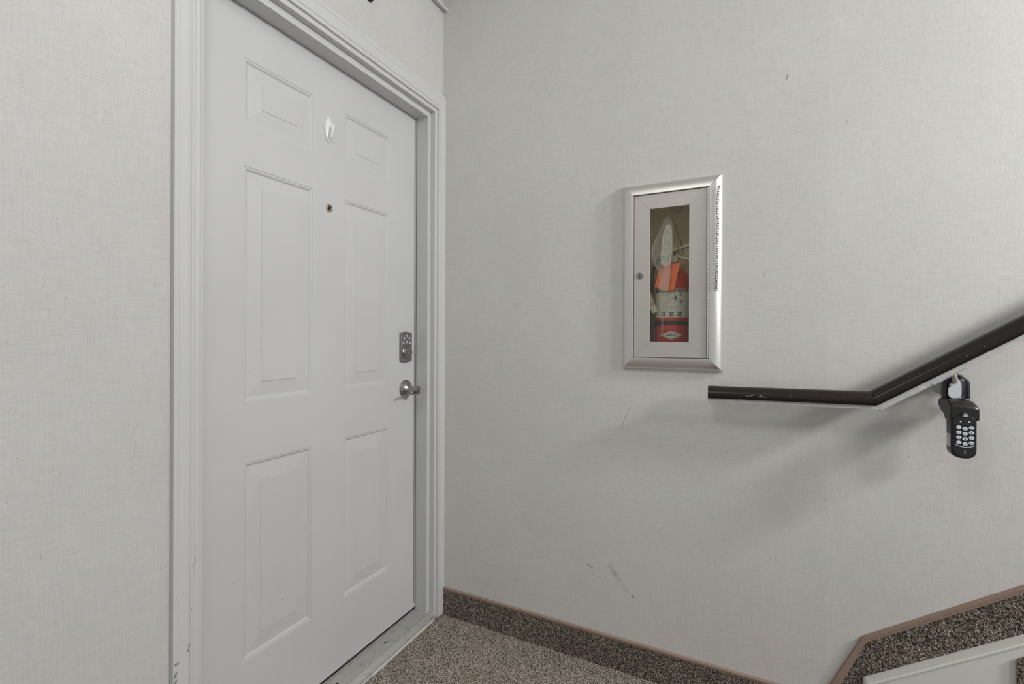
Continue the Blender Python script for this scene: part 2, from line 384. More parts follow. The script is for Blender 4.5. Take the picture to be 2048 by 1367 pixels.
u_piece([(0, 0.0), (1, 0.0), (1, -0.128), (0, -0.128)], YR, -0.031, YL, -1.019, ZT, 2.119, 'jamb', M['trim'], 0.0008, z0=0.004)
u_piece([(0, -0.0218), (1, -0.0218), (1, -0.0792), (0, -0.0792)], -0.0765, YR - 0.0002, -0.9665, YL + 0.0002, 2.0665, ZT - 0.0002, 'door_stop', M['trim'], 0.001, z0=0.004)
# moulded casing: thin inner edge, bead, hollow, thick back band
cas = [(0, 0.0002), (0, 0.0075), (0.05, 0.0085), (0.13, 0.0085), (0.16, 0.0066), (0.20, 0.0068), (0.24, 0.0095), (0.34, 0.0105), (0.74, 0.0115), (0.78, 0.0132), (0.97, 0.0140), (1.0, 0.0132), (1.0, 0.0002)]
u_piece(cas, -0.0415, -0.0002, -1.0040, -1.0496, 2.1050, 2.1680, 'casing', M['trim'], 0.0, z0=0.004)
u_piece([(0, -0.0821), (1, -0.0821), (1, -0.0812), (0, -0.0812)], -0.0858, -0.0740, -0.9600, -0.9700, 2.0635, 2.0745, 'weatherstrip_backing', M['backing'], 0.0, z0=0.062)
u_piece([(0, -0.0811), (1, -0.0811), (1, -0.0795), (0, -0.0795)], -0.0838, -0.0785, -0.9625, -0.9670, 2.0648, 2.0690, 'weatherstrip', M['vinyl'], 0.0006, z0=0.064)

# ------------------------------------------------------------------ door slab with six embossed panels
DX = -0.0823
dy0, dy1, dz0, dz1 = -0.9835, -0.0725, 0.0440, 2.0770
cy = [-0.8237, -0.5970, -0.4650, -0.2376]
cz = [0.2720, 0.8182, 0.9856, 1.6346, 1.7545, 1.9305]
door = struct('door_1', (DX, -0.53, 0.044))
b = B()
ys = [dy0] + cy + [dy1]; zs = [dz0] + cz + [dz1]
prof = [(0, 0), (0.0012, -0.0016), (0.0062, -0.0020), (0.0115, -0.0068), (0.0135, -0.0068), (0.0528, -0.0030), (0.0545, -0.0012), (0.0560, -0.0012)]
for i in range(5):
    for j in range(7):
        y0, y1, z0, z1 = ys[i], ys[i + 1], zs[j], zs[j + 1]
        if i in (1, 3) and j in (1, 3, 5):
            rr = [[(DX + d, y0 + t, z0 + t), (DX + d, y1 - t, z0 + t), (DX + d, y1 - t, z1 - t), (DX + d, y0 + t, z1 - t)] for t, d in prof]
            b.rings(rr, caps=False); n = len(b.v); b.f.append((n - 4, n - 3, n - 2, n - 1))
        else: b.add([(DX, y0, z0), (DX, y1, z0), (DX, y1, z1), (DX, y0, z1)], [(0, 1, 2, 3)])
b.add([(DX, dy0, dz0), (DX, dy1, dz0), (DX, dy1, dz1), (DX, dy0, dz1), (DX - .044, dy0, dz0), (DX - .044, dy1, dz0), (DX - .044, dy1, dz1), (DX - .044, dy0, dz1)],
      [(4, 7, 6, 5), (0, 4, 5, 1), (1, 5, 6, 2), (2, 6, 7, 3), (3, 7, 4, 0)])
b.build('door_slab', M['door'], door)
B().box(DX - .042, DX - .002, dy0, dy1, 0.0345, 0.0440).build('door_sweep', M['rubber'], door)

# peephole
pe = B().lathe([(0.0135, 0.0), (0.0135, 0.0022), (0.0115, 0.0042), (0.0085, 0.0042), (0.0078, 0.0025), (0.0001, 0.0025)], (DX, -0.5314, 1.588), (1, 0, 0), 28).build('peephole', M['brass'], door, smooth=True)
B().lathe([(0.0072, 0.0024), (0.0060, 0.0035), (0.0030, 0.0045), (0.0001, 0.0048)], (DX, -0.5314, 1.588), (1, 0, 0), 20).build('lens', M['lens'], pe, smooth=True)

# keypad deadbolt
yc, dzb, dzt = -0.1448, 1.0680, 1.1780
def esc(hw, ex, x):
    low = [(x, yc + hw * (-1 + 2 * k / 12), dzb - ex * (1 - (-1 + 2 * k / 12) ** 2)) for k in range(13)]
    top = [(x, yc + hw * (1 - 2 * k / 12), dzt + ex * (1 - (1 - 2 * k / 12) ** 2)) for k in range(13)]
    return low + top
kp = B().rings([esc(0.0338, 0.0065, DX), esc(0.0338, 0.0065, DX + 0.0075), esc(0.0318, 0.0060, DX + 0.0105)]).build('keypad_lock', M['nickel_dull'], door, bevel=0.0010, smooth=True)
for dy, dz in ((0.0, 1.1665), (-0.0155, 1.1575), (0.0155, 1.1575), (0.0, 1.1425), (-0.0205, 1.1390), (0.0195, 1.1390)):
    B().lathe([(0.0052, 0.0100), (0.0052, 0.0112), (0.0040, 0.0122), (0.0001, 0.0124)], (DX, yc + dy, dz), (1, 0, 0), 16).build('keypad_button', M['button'], kp, smooth=True)
B().lathe([(0.0265, 0.0095), (0.0260, 0.0120), (0.0235, 0.0135), (0.0218, 0.0200), (0.0205, 0.0215), (0.0130, 0.0215), (0.0120, 0.0205), (0.0001, 0.0205)], (DX, yc, 1.1010), (1, 0, 0), 36).build('lock_cylinder', M['nickel'], kp, smooth=True)
B().lathe([(0.0085, 0.0200), (0.0085, 0.0222), (0.0075, 0.0230), (0.0001, 0.0230)], (DX, yc, 1.0970), (1, 0, 0), 20).build('key_plug', M['nickel_dull'], kp, smooth=True)
B().box(DX + .0228, DX + .0234, yc - .0010, yc + .0010, 1.0930, 1.1005).build('keyhole', M['seam'], kp)

# lever handle
yh, zh = -0.1405, 0.9545
hd = B().lathe([(0.0368, 0.0), (0.0368, 0.003), (0.0355, 0.0050), (0.0270, 0.0130), (0.0185, 0.0195), (0.0150, 0.0215), (0.0150, 0.0235), (0.0125, 0.0240), (0.0001, 0.0240)], (DX, yh, zh), (1, 0, 0), 40).build('door_handle', M['nickel'], door, smooth=True)
B().lathe([(0.0135, 0.0225), (0.0128, 0.0240), (0.0128, 0.0540), (0.0138, 0.0570), (0.0138, 0.0635), (0.0128, 0.0650), (0.0085, 0.0650), (0.0080, 0.0635), (0.0001, 0.0635)], (DX, yh, zh), (1, 0, 0), 28).build('neck', M['nickel'], hd, smooth=True)
B().lathe([(0.0072, 0.0630), (0.0072, 0.0662), (0.0001, 0.0666)], (DX, yh, zh), (1, 0, 0), 18).build('key_plug', M['nickel_dull'], hd, smooth=True)
# the lever proper: a flat bar sweeping back towards the hinges
lp = [(x - .0062, yh + (y - yh) * .83, z) for x, y, z in [(-.0175, yh + .006, .9430), (-.0175, yh - .006, .9395), (-.0185, yh - .022, .9385), (-.0210, yh - .040, .9410), (-.0245, yh - .058, .9410), (-.0290, yh - .075, .9365), (-.0330, yh - .090, .9300)]]
rr = []
for i, q in enumerate(lp):
    q = Vector(q); t = (Vector(lp[min(i + 1, 6)]) - Vector(lp[max(i - 1, 0)])).normalized(); sx = Vector((1, 0, 0)); up = t.cross(sx).normalized()
    w = (.0135, .0150, .0110, .0085, .0082, .0080, .0065)[i]; h = (.0060, .0065, .0036, .0026, .0024, .0022, .0016)[i]
    rr.append([q + sx * math.cos(a) * w + up * math.sin(a) * h for a in [2 * PI * k / 14 for k in range(14)]])
B().rings(rr).build('lever', M['nickel'], hd, smooth=True)

# ------------------------------------------------------------------ threshold
th = struct('trim_threshold')
sec = [(-0.128, 0.004), (-0.128, 0.0338)]
for k in range(11):
    x = -0.085 + k * 0.0062; zz = 0.0335 - k * 0.00035
    sec += [(x, zz), (x + .0022, zz), (x + .0030, zz - .0012), (x + .0050, zz - .0012)]
sec += [(-0.0160, 0.0300), (-0.0145, 0.0318), (-0.0115, 0.0318), (-0.0100, 0.0290), (-0.004, 0.022), (0.0005, 0.016), (0.0035, 0.010), (0.0035, 0.001), (-0.01, 0.001), (-0.01, 0.004)]
B().prism(sec, 'y', YL + 0.0005, YR - 0.0005).build('threshold_plate', M['alu'], th)
B().prism([(-0.0100, 0.0010), (-0.0100, 0.0285), (-0.0040, 0.0215), (0.0005, 0.0155), (0.0035, 0.0095), (0.0035, 0.0010)], 'y', YR - 0.0005, -0.0345).build('threshold_nosing', M['alu'], th)
for y in (-0.2956, -0.5237, -0.80):
    B().lathe([(0.0042, 0.0), (0.0040, 0.0012), (0.0001, 0.0014)], (-0.0455, y, 0.0312), (0, 0, 1), 14).build('screw', M['rubber'], th, smooth=True)
# frayed bright edge where the plate meets the carpet
rb = B(); y = YL
pts = []
while y < -0.04:
    pts.append(y); y += random.uniform(0.012, 0.05)
for a, c in zip(pts, pts[1:]):
    w = random.uniform(0.0010, 0.0045); rb.prism([(0.0033, 0.0008), (0.0033, 0.0080), (0.0033 + w, 0.0055), (0.0036 + w, 0.0008)], 'y', a, c)
rb.build('caulk_edge', M['trim'], th)

# ------------------------------------------------------------------ carpet base on the cabinet wall
bs = struct('baseboard_right')
SX = 1.347                                        # where the stair skirting starts
B().prism([(-0.0085, 0.0), (0, 0.0), (0, 0.1045), (-0.0085, 0.1045)], 'x', 0.0, SX + .03).build('carpet_strip', M['base'], bs)
B().prism([(-0.0100, 0.1030), (-0.0002, 0.1030), (-0.0002, 0.1145), (-0.0080, 0.1145), (-0.0100, 0.1125)], 'x', 0.0, SX).build('edge_binding', M['binding'], bs, bevel=0.0012)
B().box(0.0, SX, -0.0104, -0.0100, 0.1075, 0.1083).build('stitching', M['thread'], bs)
bl = struct('baseboard_left')
B().prism([(0.0085, 0.0), (0, 0.0), (0, 0.1045), (0.0085, 0.1045)], 'y', -3.4, -1.0498).build('carpet_strip', M['base'], bl)
B().prism([(0.0100, 0.1030), (0.0002, 0.1030), (0.0002, 0.1145), (0.0080, 0.1145), (0.0100, 0.1125)], 'y', -3.4, -1.0498).build('edge_binding', M['binding'], bl, bevel=0.0012)

# ------------------------------------------------------------------ staircase at the right
st = thing('staircase', (1.75, -0.02, 0.0), 'carpeted staircase with white stringer, rising to the right along the wall', 'staircase')
sk0 = (1.3731, 0.1646); sk1 = (1.4458, 0.3191); sk2 = (1.777, 0.5431)
def on(a, c, x): return (x, a[1] + (c[1] - a[1]) / (c[0] - a[0]) * (x - a[0]))
p_lo = on(sk0, sk1, SX + .001); p_hi = on(sk1, sk2, 3.6)
bw = 0.0145
q0 = on((sk0[0] + bw * .9, sk0[1] - bw * .42), (sk1[0] + bw * .75, sk1[1] - bw * .80), SX + 0.02)
qk = (sk1[0] + bw * .62, sk1[1] - bw * .78); q2 = (p_hi[0], p_hi[1] - bw * 1.2)
B().prism([(SX + .0305, 0.001), (SX + .0305, q0[1] + .012), (qk[0], qk[1]), q2, (3.6, 0.001)], 'y', -0.0085, -0.0002).build('carpet_skirting', M['skirt'], st)
B().prism([(SX + .0012, 0.1146), p_lo, sk1, qk, (SX + .0302, 0.1146 + .012), (SX + .0302, 0.1146)], 'y', -0.0115, -0.0002).build('edge_binding', M['binding'], st, bevel=0.0012)
B().prism([sk1, p_hi, q2, qk], 'y', -0.0115, -0.0002).build('edge_binding', M['binding'], st, bevel=0.0012)
sb = B(); dx, dz = sk2[0] - sk1[0], sk2[1] - sk1[1]; L = math.hypot(dx, dz); ux, uz = dx / L, dz / L; nx, nz = uz, -ux
k = 0.010
while k < 1.3:
    cx_, cz_ = sk1[0] + ux * k + nx * .0085, sk1[1] + uz * k + nz * .0085
    sb.prism([(cx_, cz_ - .0004), (cx_ + ux * .0028, cz_ + uz * .0028 - .0004), (cx_ + ux * .0028, cz_ + uz * .0028 + .0005), (cx_, cz_ + .0005)], 'y', -0.0119, -0.0114); k += 0.0055
tag(sb.build('stitching', M['thread'], st), kind='stuff')
# white steel stringer against the wall
def zs_(x): return 0.4170 + 0.655 * (x - 1.7690)
B().prism([(1.452, 0.001), (1.452, zs_(1.452)), (3.6, zs_(3.6)), (3.6, zs_(3.6) - .5), (2.1, 0.001)], 'y', -0.0395, -0.0088).build('stringer', M['stringer'], st, bevel=0.0015)
B().prism([(1.447, zs_(1.447) - .020), (1.447, zs_(1.447) - .002), (1.452, zs_(1.452) + .0015), (3.6, zs_(3.6) + .0015), (3.6, zs_(3.6) - .006), (1.460, zs_(1.46) - .006), (1.4535, zs_(1.4535) - .020)], 'y', -0.0440, -0.0086).build('stringer_cap', M['stringer'], st, bevel=0.0015)
# carpeted steps
xr = 1.752
B().prism([(xr, 0.192), (xr, zs_(xr) - .031), (xr + .30, zs_(xr + .30) - .031), (xr + .30, 0.192)], 'y', -0.0480, -0.0442).build('carpet_upturn', M['skirt'], st)
for i in range(5):
    x0 = xr + i * 0.283; z0 = i * 0.19
    B().box(x0, x0 + .012, -1.10, -0.0400, z0 + .001, z0 + .178).build('riser', M['skirt'], st)
    B().box(x0 - .022, x0 + .288, -1.10, -0.0400 if i else -0.0482, z0 + .1785, z0 + .1915).build('tread', M['skirt'], st, bevel=0.004)

# ------------------------------------------------------------------ fire extinguisher cabinet
CB = thing('extinguisher_cabinet', (0.922, 0.0, 1.0585), 'aluminium framed recessed wall cabinet with a glass front and a hanging chain', 'cabinet')
def mitre(name, X0, X1, Z0, Z1, wl_, wr_, wb_, wt_, prof, mat, parent, gap=0.0003, bevel=0.0, smooth=True):
    """four mitred members; prof = [(t 0 outer .. 1 inner, y)]"""
    def side(f):
        rr0, rr1 = [], []
        for t, y in prof: a, c = f(t); rr0.append((a[0], y, a[1])); rr1.append((c[0], y, c[1]))
        return B().rings([rr0, rr1]).build(name, mat, parent, bevel, smooth)
    g = gap
    side(lambda t: ((X0 + wl_ * t, Z0 + wb_ * t + g), (X0 + wl_ * t, Z1 - wt_ * t - g)))
    side(lambda t: ((X1 - wr_ * t, Z0 + wb_ * t + g), (X1 - wr_ * t, Z1 - wt_ * t - g)))
    side(lambda t: ((X0 + wl_ * t + g, Z0 + wb_ * t), (X1 - wr_ * t - g, Z0 + wb_ * t)))
    side(lambda t: ((X0 + wl_ * t + g, Z1 - wt_ * t), (X1 - wr_ * t - g, Z1 - wt_ * t)))
round_ = [(0, -.0004)] + [(1 - math.cos(PI / 2 * k / 14), -.001 - .0285 * math.sin(PI / 2 * k / 14) ** .9) for k in range(14)] + [(0.985, -.0295), (1.0, -.0285), (1.0, -.0004)]
mitre('frame_member', 0.7630, 1.0822, 1.0580, 1.6885, .0400, .0400, .0400, .0400, round_, M['cab'], CB)
tb = B()
tb.add([(HX0 + .002, .001, HZ0 + .002), (HX1 - .002, .001, HZ0 + .002), (HX1 - .002, .001, HZ1 - .002), (HX0 + .002, .001, HZ1 - .002),
        (HX0 + .002, .165, HZ0 + .002), (HX1 - .002, .165, HZ0 + .002), (HX1 - .002, .165, HZ1 - .002), (HX0 + .002, .165, HZ1 - .002)],
       [(0, 4, 5, 1), (1, 5, 6, 2), (2, 6, 7, 3), (3, 7, 4, 0), (4, 7, 6, 5)])
tb.build('tub', M['tub'], CB)
DL, DR, DB, DT = 0.8045, 1.0345, 1.1002, 1.6465
GL, GR, GB, GT = 0.8560, 0.9815, 1.1520, 1.5975
dr_ = B().box(0.806, 1.033, -.0140, -.0125, 1.1015, GB).box(0.806, 1.033, -.0140, -.0125, GT, 1.6455).box(0.806, GL, -.0140, -.0125, GB, GT).box(GR, 1.033, -.0140, -.0125, GB, GT).build('cabinet_door', M['cabdoor'], CB)
flat = [(0, -.0142), (0, -.0225), (0.015, -.0240), (0.96, -.0240), (0.985, -.0245), (1.0, -.0240), (1.0, -.0142)]
mitre('door_rail', DL, DR, DB, DT, GL - DL, DR - GR, GB - DB, DT - GT, flat, M['cabdoor'], dr_, gap=.00025, smooth=False)
B().box(GL - .004, GR + .004, -.0185, -.0165, GB - .004, GT + .004).build('glass_pane', M['glass'], dr_)
lk = B().lathe([(0.0108, 0.0), (0.0108, 0.0030), (0.0085, 0.0045), (0.0075, 0.0045), (0.0070, 0.0038), (0.0001, 0.0038)], (0.8245, -.0240, 1.3750), (0, -1, 0), 28).build('lock', M['nickel_dull'], dr_, smooth=True)
B().box(0.8238, 0.8252, -.0284, -.0277, 1.3705, 1.3795).build('keyhole', M['seam'], dr_)
for k, s in enumerate(('IN CASE OF FIRE', 'BREAK GLASS', 'PULL CHAIN')):
    text_mesh('glass_lettering', s, (.0052, .0056, .0050)[k], M['ink'], dr_, lambda u, v, k=k: (.9445 + u, -.0187, 1.5915 - k * .0058 + v), 0.03)
# piano hinge
hb = B(); z = 1.1015
while z < 1.645:
    hb.lathe([(0.0012, 0), (0.0026, 0.0004), (0.0026, 0.0118), (0.0012, 0.0122)], (1.0384, -.0268, z), (0, 0, 1), 8); z += 0.0124
tag(hb.build('hinge_knuckles', M['cab'], CB, smooth=True), kind='stuff')
B().box(1.0346, 1.0421, -.0262, -.001, 1.1005, 1.6465).build('hinge_leaf', M['nickel_dull'], CB)
# chain with its screw
ch = B().lathe([(0.0034, 0.0), (0.0034, 0.0030), (0.0022, 0.0042), (0.0001, 0.0044)], (1.0720, -.0215, 1.6445), (0, -1, 0), 14).build('chain', M['chain'], CB, smooth=True)
def link_path(c, d, w, h):
    """closed oval, long axis down, opening turned by d"""
    out = []
    for k in range(14):
        a = 2 * PI * k / 14; s_, l_ = math.cos(a) * w, math.sin(a) * h
        out.append((c[0] + s_ * d[0], c[1] + s_ * d[1], c[2] + l_))
    return out
N = 42
for k in range(N):
    f = (k + .5) / N
    cx_ = 1.0705 - .0075 * f - .003 * math.sin(PI * min(1, f * 3)) * (f < .33); cz_ = 1.6415 - .3270 * f
    ang = math.radians(-30 if k % 2 else 52)
    B().tube(link_path((cx_, -.0355 - .001 * math.sin(f * 9), cz_), (math.cos(ang), math.sin(ang)), .0040, .0056), .0011, 6, closed=True).build('chain_link', M['chain'], ch, smooth=True)

# ------------------------------------------------------------------ the extinguisher
EX, EY = 0.9155, 0.078
FE = thing('fire_extinguisher', (EX, EY, 1.0985), 'red fire extinguisher with white instruction label, standing inside the glass cabinet', 'fire extinguisher')
R = 0.0570
B().lathe([(0.045, 0.0), (R - .003, .002), (R, .008), (R, .2640), (R - .002, .276), (R - .009, .291), (R - .020, .304), (R - .033, .313), (.016, .318), (.016, .330), (.0001, .330)], (EX, EY, 1.0985), (0, 0, 1), 56).build('cylinder', M['red'], FE, smooth=True)
def wrap(s, z, r): a = -PI / 2 + s / r; return (EX + math.cos(a) * r, EY + math.sin(a) * r, z)
def band(name, s0, s1, z0, z1, r, mat, parent=FE, n=28):
    rr = []
    for k in range(n + 1):
        s = s0 + (s1 - s0) * k / n; rr.append([wrap(s, z0, r), wrap(s, z1, r), wrap(s, z1, r - .0006), wrap(s, z0, r - .0006)])
    return B().rings(rr).build(name, mat, parent)
lb = band('instruction_label', -.066, .078, 1.2350, 1.3322, R + .0007, M['label'])
r1 = R + .0015
band('title_band', -.060, .070, 1.3215, 1.3310, r1, M['ink'], lb)
band('yellow_edge', -.066, -.0595, 1.2360, 1.3315, r1, M['yellow'], lb, 4)
text_mesh('label_title', 'INSTRUCTIONS', .0088, M['label'], lb, lambda u, v: wrap(.028 + u, 1.3262 + v, r1 + .0004), 0.02)
def words(s, size, sx, z, mat='ink'): text_mesh('label_text', s, size, M[mat], lb, lambda u, v: wrap(sx + u, z + v, r1), 0.0)
words('PULL PIN', .0048, -.004, 1.3105); words('HOLD UNIT UPRIGHT', .0026, .0235, 1.2860); words('AIM AT BASE', .0030, .000, 1.2905); words('SQUEEZE', .0030, -.010, 1.2800)
words('SWEEP SIDE TO SIDE', .0026, .040, 1.2760); words('TRASH      LIQUIDS      ELECTRICAL', .0032, .010, 1.2685)
# little printed figures: a walking man with a hose, and two extinguisher sketches
def ink_poly(name, pts, mat=None): 
    b_ = B(); n = len(pts)
    b_.add([wrap(s, z, r1) for s, z in pts] + [wrap(s, z, r1 - .0006) for s, z in pts], [tuple(range(n)), tuple(range(n, 2 * n))[::-1]] + [(i, (i + 1) % n, n + (i + 1) % n, n + i) for i in range(n)])
    return b_.build(name, mat or M['ink'], lb)
def stroke(name, pts, w, mat=None):
    b_ = B()
    for a, c in zip(pts, pts[1:]):
        dx_, dz_ = c[0] - a[0], c[1] - a[1]; l_ = math.hypot(dx_, dz_); px, pz = -dz_ / l_ * w / 2, dx_ / l_ * w / 2
        q = [(a[0] + px, a[1] + pz), (c[0] + px, c[1] + pz), (c[0] - px, c[1] - pz), (a[0] - px, a[1] - pz)]
        b_.add([wrap(s, z, r1) for s, z in q], [(0, 1, 2, 3)])
    return b_.build(name, mat or M['ink'], lb)
fx, fz = .0175, 1.2985
stroke('printed_figure', [(fx - .001, fz + .010), (fx + .0008, fz + .0075)], .0036)
stroke('printed_figure', [(fx, fz + .008), (fx + .0035, fz)], .0052)
stroke('printed_figure', [(fx + .002, fz + .005), (fx - .006, fz + .0012), (fx - .020, fz - .0015)], .0013)
stroke('printed_figure', [(fx + .003, fz + .001), (fx - .001, fz - .0065)], .0026)
stroke('printed_figure', [(fx + .003, fz + .001), (fx + .007, fz - .0070)], .0026)
for sx, z in ((.036, 1.3130), (.037, 1.2880)):
    stroke('printed_sketch', [(sx, z - .006), (sx, z + .004)], .0040, M['brownink']); stroke('printed_sketch', [(sx - .006, z + .006), (sx + .007, z + .004)], .0020, M['brownink'])
    stroke('printed_sketch', [(sx - .003, z - .004), (sx - .006, z + .002)], .0016, M['brownink']); stroke('printed_sketch', [(sx + .003, z - .005), (sx + .0065, z - .001)], .0018, M['brownink'])
for sx in (-.022, .006, .0325):
    ink_poly('class_symbol', [(sx - .0062, 1.2395), (sx + .0062, 1.2395), (sx + .0062, 1.2525), (sx - .0062, 1.2525)])
    g = stroke('class_symbol_mark', [(sx - .0035, 1.2425), (sx + .0002, 1.2500), (sx + .0032, 1.2430)], .0026, M['label'])
    for v in g.data.vertices: v.co.y -= .0005
band('strap', -.085, .085, 1.2091, 1.2226, R + .0022, M['ink'])
B().box(EX - .066, EX - .050, .012, .060, 1.2040, 1.2270).build('strap_buckle', M['black'], FE, bevel=.002)
# diamond badge
dc, dzc = .0050, 1.1740; rb_ = R + .0010
def badge(hw, hz, r, mat, parent):
    b_ = B(); rr = []
    for k in range(17):
        s = dc - hw + 2 * hw * k / 16; h = max(hz * (1 - abs(s - dc) / hw), .0001); rr.append([wrap(s, dzc - h, r), wrap(s, dzc + h, r)])
    return b_.rings(rr, close=False, caps=False).build('diamond_badge', mat, parent)
db_ = badge(.0405, .0152, rb_, M['label'], FE); badge(.0355, .0130, rb_ + .0004, M['brownink'], db_); badge(.0335, .0121, rb_ + .0008, M['label'], db_)
text_mesh('badge_lettering', 'AMEREX', .0070, M['ink'], db_, lambda u, v: wrap(dc + u * 1.30, dzc - .0005 + v, rb_ + .0012), 0.012)
text_mesh('badge_lettering', 'AX', .0050, M['redink'], db_, lambda u, v: wrap(dc + u, dzc + .0060 + v, rb_ + .0012), 0.01)
# valve, handles, hose, nozzle, pin wire
B().lathe([(.015, 0), (.015, .012), (.019, .014), (.019, .020), (.013, .024), (.013, .040), (.0001, .041)], (EX, EY, 1.4265), (0, 0, 1), 20).build('valve', M['nickel'], FE, smooth=True)
B().prism([(EX - .010, 1.4500), (EX + .016, 1.4440), (EX + .070, 1.4250), (EX + .072, 1.4310), (EX + .030, 1.4500), (EX - .010, 1.4580)], 'y', EY - .011, EY + .011).build('carry_handle', M['alloy'], FE, bevel=.0015)
B().prism([(EX - .012, 1.4600), (EX + .010, 1.4660), (EX + .074, 1.4850), (EX + .073, 1.4920), (EX + .006, 1.4765), (EX - .014, 1.4680)], 'y', EY - .011, EY + .011).build('squeeze_lever', M['alloy'], FE, bevel=.0015)
B().lathe([(.0130, 0), (.0130, .010), (.0110, .012), (.0001, .012)], (EX + .010, EY - .016, 1.4360), (0, -1, 0), 20).build('pressure_gauge', M['brass'], FE, smooth=True)
hp = [(EX - .012, EY - .004, 1.4430), (EX - .034, EY - .010, 1.4455), (EX - .052, EY - .014, 1.4330), (EX - .0620, EY - .016, 1.4050), (EX - .0665, EY - .018, 1.3500), (EX - .0680, EY - .020, 1.2700), (EX - .0680, EY - .022, 1.2300)]
B().tube(hp, .0062, 10).build('hose', M['hose'], FE, smooth=True)
B().lathe([(.0085, 0), (.0090, .012), (.0075, .020), (.0075, .075), (.0105, .108), (.0001, .108)], (EX - .0680, EY - .022, 1.2320), (0, 0, -1), 16).build('nozzle', M['hose'], FE, smooth=True)
B().tube([(EX + .0065, EY - .040, 1.5780), (EX + .020, EY - .040, 1.5300), (EX + .034, EY - .036, 1.4880), (EX + .036, EY - .026, 1.4700), (EX + .040, EY - .018, 1.4560), (EX + .032, EY - .015, 1.4480), (EX + .020, EY - .016, 1.4600), (EX + .022, EY - .022, 1.4760), (EX + .034, EY - .028, 1.4840)], .0011, 8).build('pin_tie', M['ink'], FE, smooth=True)

# paper tags and the crumpled plastic bag on the extinguisher
def sheet(name, rows, mat, parent, y=lambda x, z: 0, n=8, thick=.0004):
    """rows of (z, x left, x right), top to bottom"""
    b_ = B(); out = []
    rnd = random.Random(name)
    for z, xl, xr_ in rows:
        out.append([(xl + (xr_ - xl) * k / n, y(xl + (xr_ - xl) * k / n, z) + rnd.uniform(-.0014, .0014), z + rnd.uniform(-.001, .001) * (0 < k < n)) for k in range(n + 1)])
    return b_.rings(out, close=False, caps=False).build(name, mat, parent, smooth=True)
TG = tag(sheet('orange_tag', [(1.4160, .8920, .9497), (1.3990, .8850, .9462), (1.3800, .8780, .9420), (1.3600, .8725, .9380), (1.3370, .8672, .9330), (1.3355, .8740, .9325), (1.3240, .9060, .9295), (1.3225, .9160, .9292)], M['orange'], None, lambda x, z: .0120 - 3 * abs(x - .915) ** 1 * .02 + (.004 if z > 1.39 else 0)),
         'bright orange paper tag hanging over the neck of the extinguisher', 'tag')
sheet('creased_flap', [(1.4165, .9020, .9210), (1.3900, .8950, .9200), (1.3600, .8850, .9180), (1.3380, .8800, .9160), (1.3260, .8900, .9150), (1.3240, .9000, .9140)], M['orange_dull'], TG, lambda x, z: .0070)
BG = tag(sheet('plastic_bag', [(1.5720, .9050, .9150), (1.5500, .8930, .9250), (1.5250, .8830, .9285), (1.5000, .8730, .9290), (1.4700, .8590, .9285), (1.4400, .8570, .9280), (1.4150, .8650, .9240), (1.3900, .8800, .9200), (1.3600, .8850, .9170), (1.3300, .8820, .9120), (1.2900, .8850, .9060), (1.2500, .8880, .9020), (1.2100, .8900, .8990), (1.1750, .8905, .8960)], M['film'], None, lambda x, z: .0010, 10),
         'clear crumpled plastic bag draped over the top of the extinguisher', 'bag')
sheet('bag_fold', [(1.5450, .9080, .9200), (1.5250, .8990, .9260), (1.4950, .8940, .9268), (1.4650, .8920, .9262), (1.4400, .8890, .9245), (1.4150, .8900, .9215), (1.4040, .9000, .9150)], M['film2'], BG, lambda x, z: -.0035, 10)
sheet('bag_fold', [(1.5100, .8760, .8800), (1.4800, .8620, .8680), (1.4550, .8560, .8640), (1.4350, .8690, .8720), (1.4050, .8700, .8725)], M['film'], BG, lambda x, z: -.0030, 4)
ca = [(.8380, 1.3200), (.8492, 1.3255), (.8738, 1.2560), (.8575, 1.2488), (.8380, 1.2850)]
WT = tag(B().prism(ca, 'y', .0300, .0306).build('card_tag', M['card']), 'cream card tag with red print, tilted at the left inside the cabinet', 'tag')
cth = math.atan2(1.2560 - 1.3255, .8738 - .8492)
text_mesh('tag_lettering', 'AREA', .0085, M['redink'], WT, lambda u, v: (.8585 + u * math.cos(cth) - v * math.sin(cth), .0296, 1.2830 + u * math.sin(cth) + v * math.cos(cth)), 0.01)
text_mesh('tag_lettering', 'INSP', .0070, M['redink'], WT, lambda u, v: (.8500 + u * math.cos(cth) - v * math.sin(cth), .0296, 1.2800 + u * math.sin(cth) + v * math.cos(cth)), 0.0)

# ------------------------------------------------------------------ handrail
RL = thing('handrail', (1.4614, -0.07, 0.988), 'dark brown capped handrail on a grey steel bar, bending up the stairs', 'handrail')
P0, P1, P2 = (1.0443, .9822), (1.4614, .9878), (2.60, .9878 + .6735 * (2.60 - 1.4614))
def rail_sweep(sec, pts, cut0=None, cut1=None):
    """section (y, height) swept along pts in the XZ plane with a mitre at the bend"""
    P = [Vector((p[0], p[1])) for p in pts]; d = [(P[i + 1] - P[i]).normalized() for i in range(len(P) - 1)]
    nn = [Vector((-q.y, q.x)) for q in d]; rr = []
    for i, p in enumerate(P):
        if i == 0: m = nn[0] if cut0 is None else cut0
        elif i == len(P) - 1: m = nn[-1] if cut1 is None else cut1
        else: m = (nn[i - 1] + nn[i]); m = m / (1 + nn[i - 1].dot(nn[i]))
        rr.append([(p.x + m.x * h, y, p.y + m.y * h) for y, h in sec])
    return B().rings(rr)
cap = [(-.0920, .0000), (-.0955, .0050), (-.0968, .0120), (-.0960, .0180), (-.0925, .0235), (-.0905, .0250), (-.0895, .0268), (-.0860, .0310), (-.0780, .0348), (-.0690, .0358), (-.0600, .0348), (-.0520, .0310), (-.0485, .0268), (-.0455, .0235), (-.0425, .0180), (-.0415, .0120), (-.0428, .0050), (-.0460, .0000)]
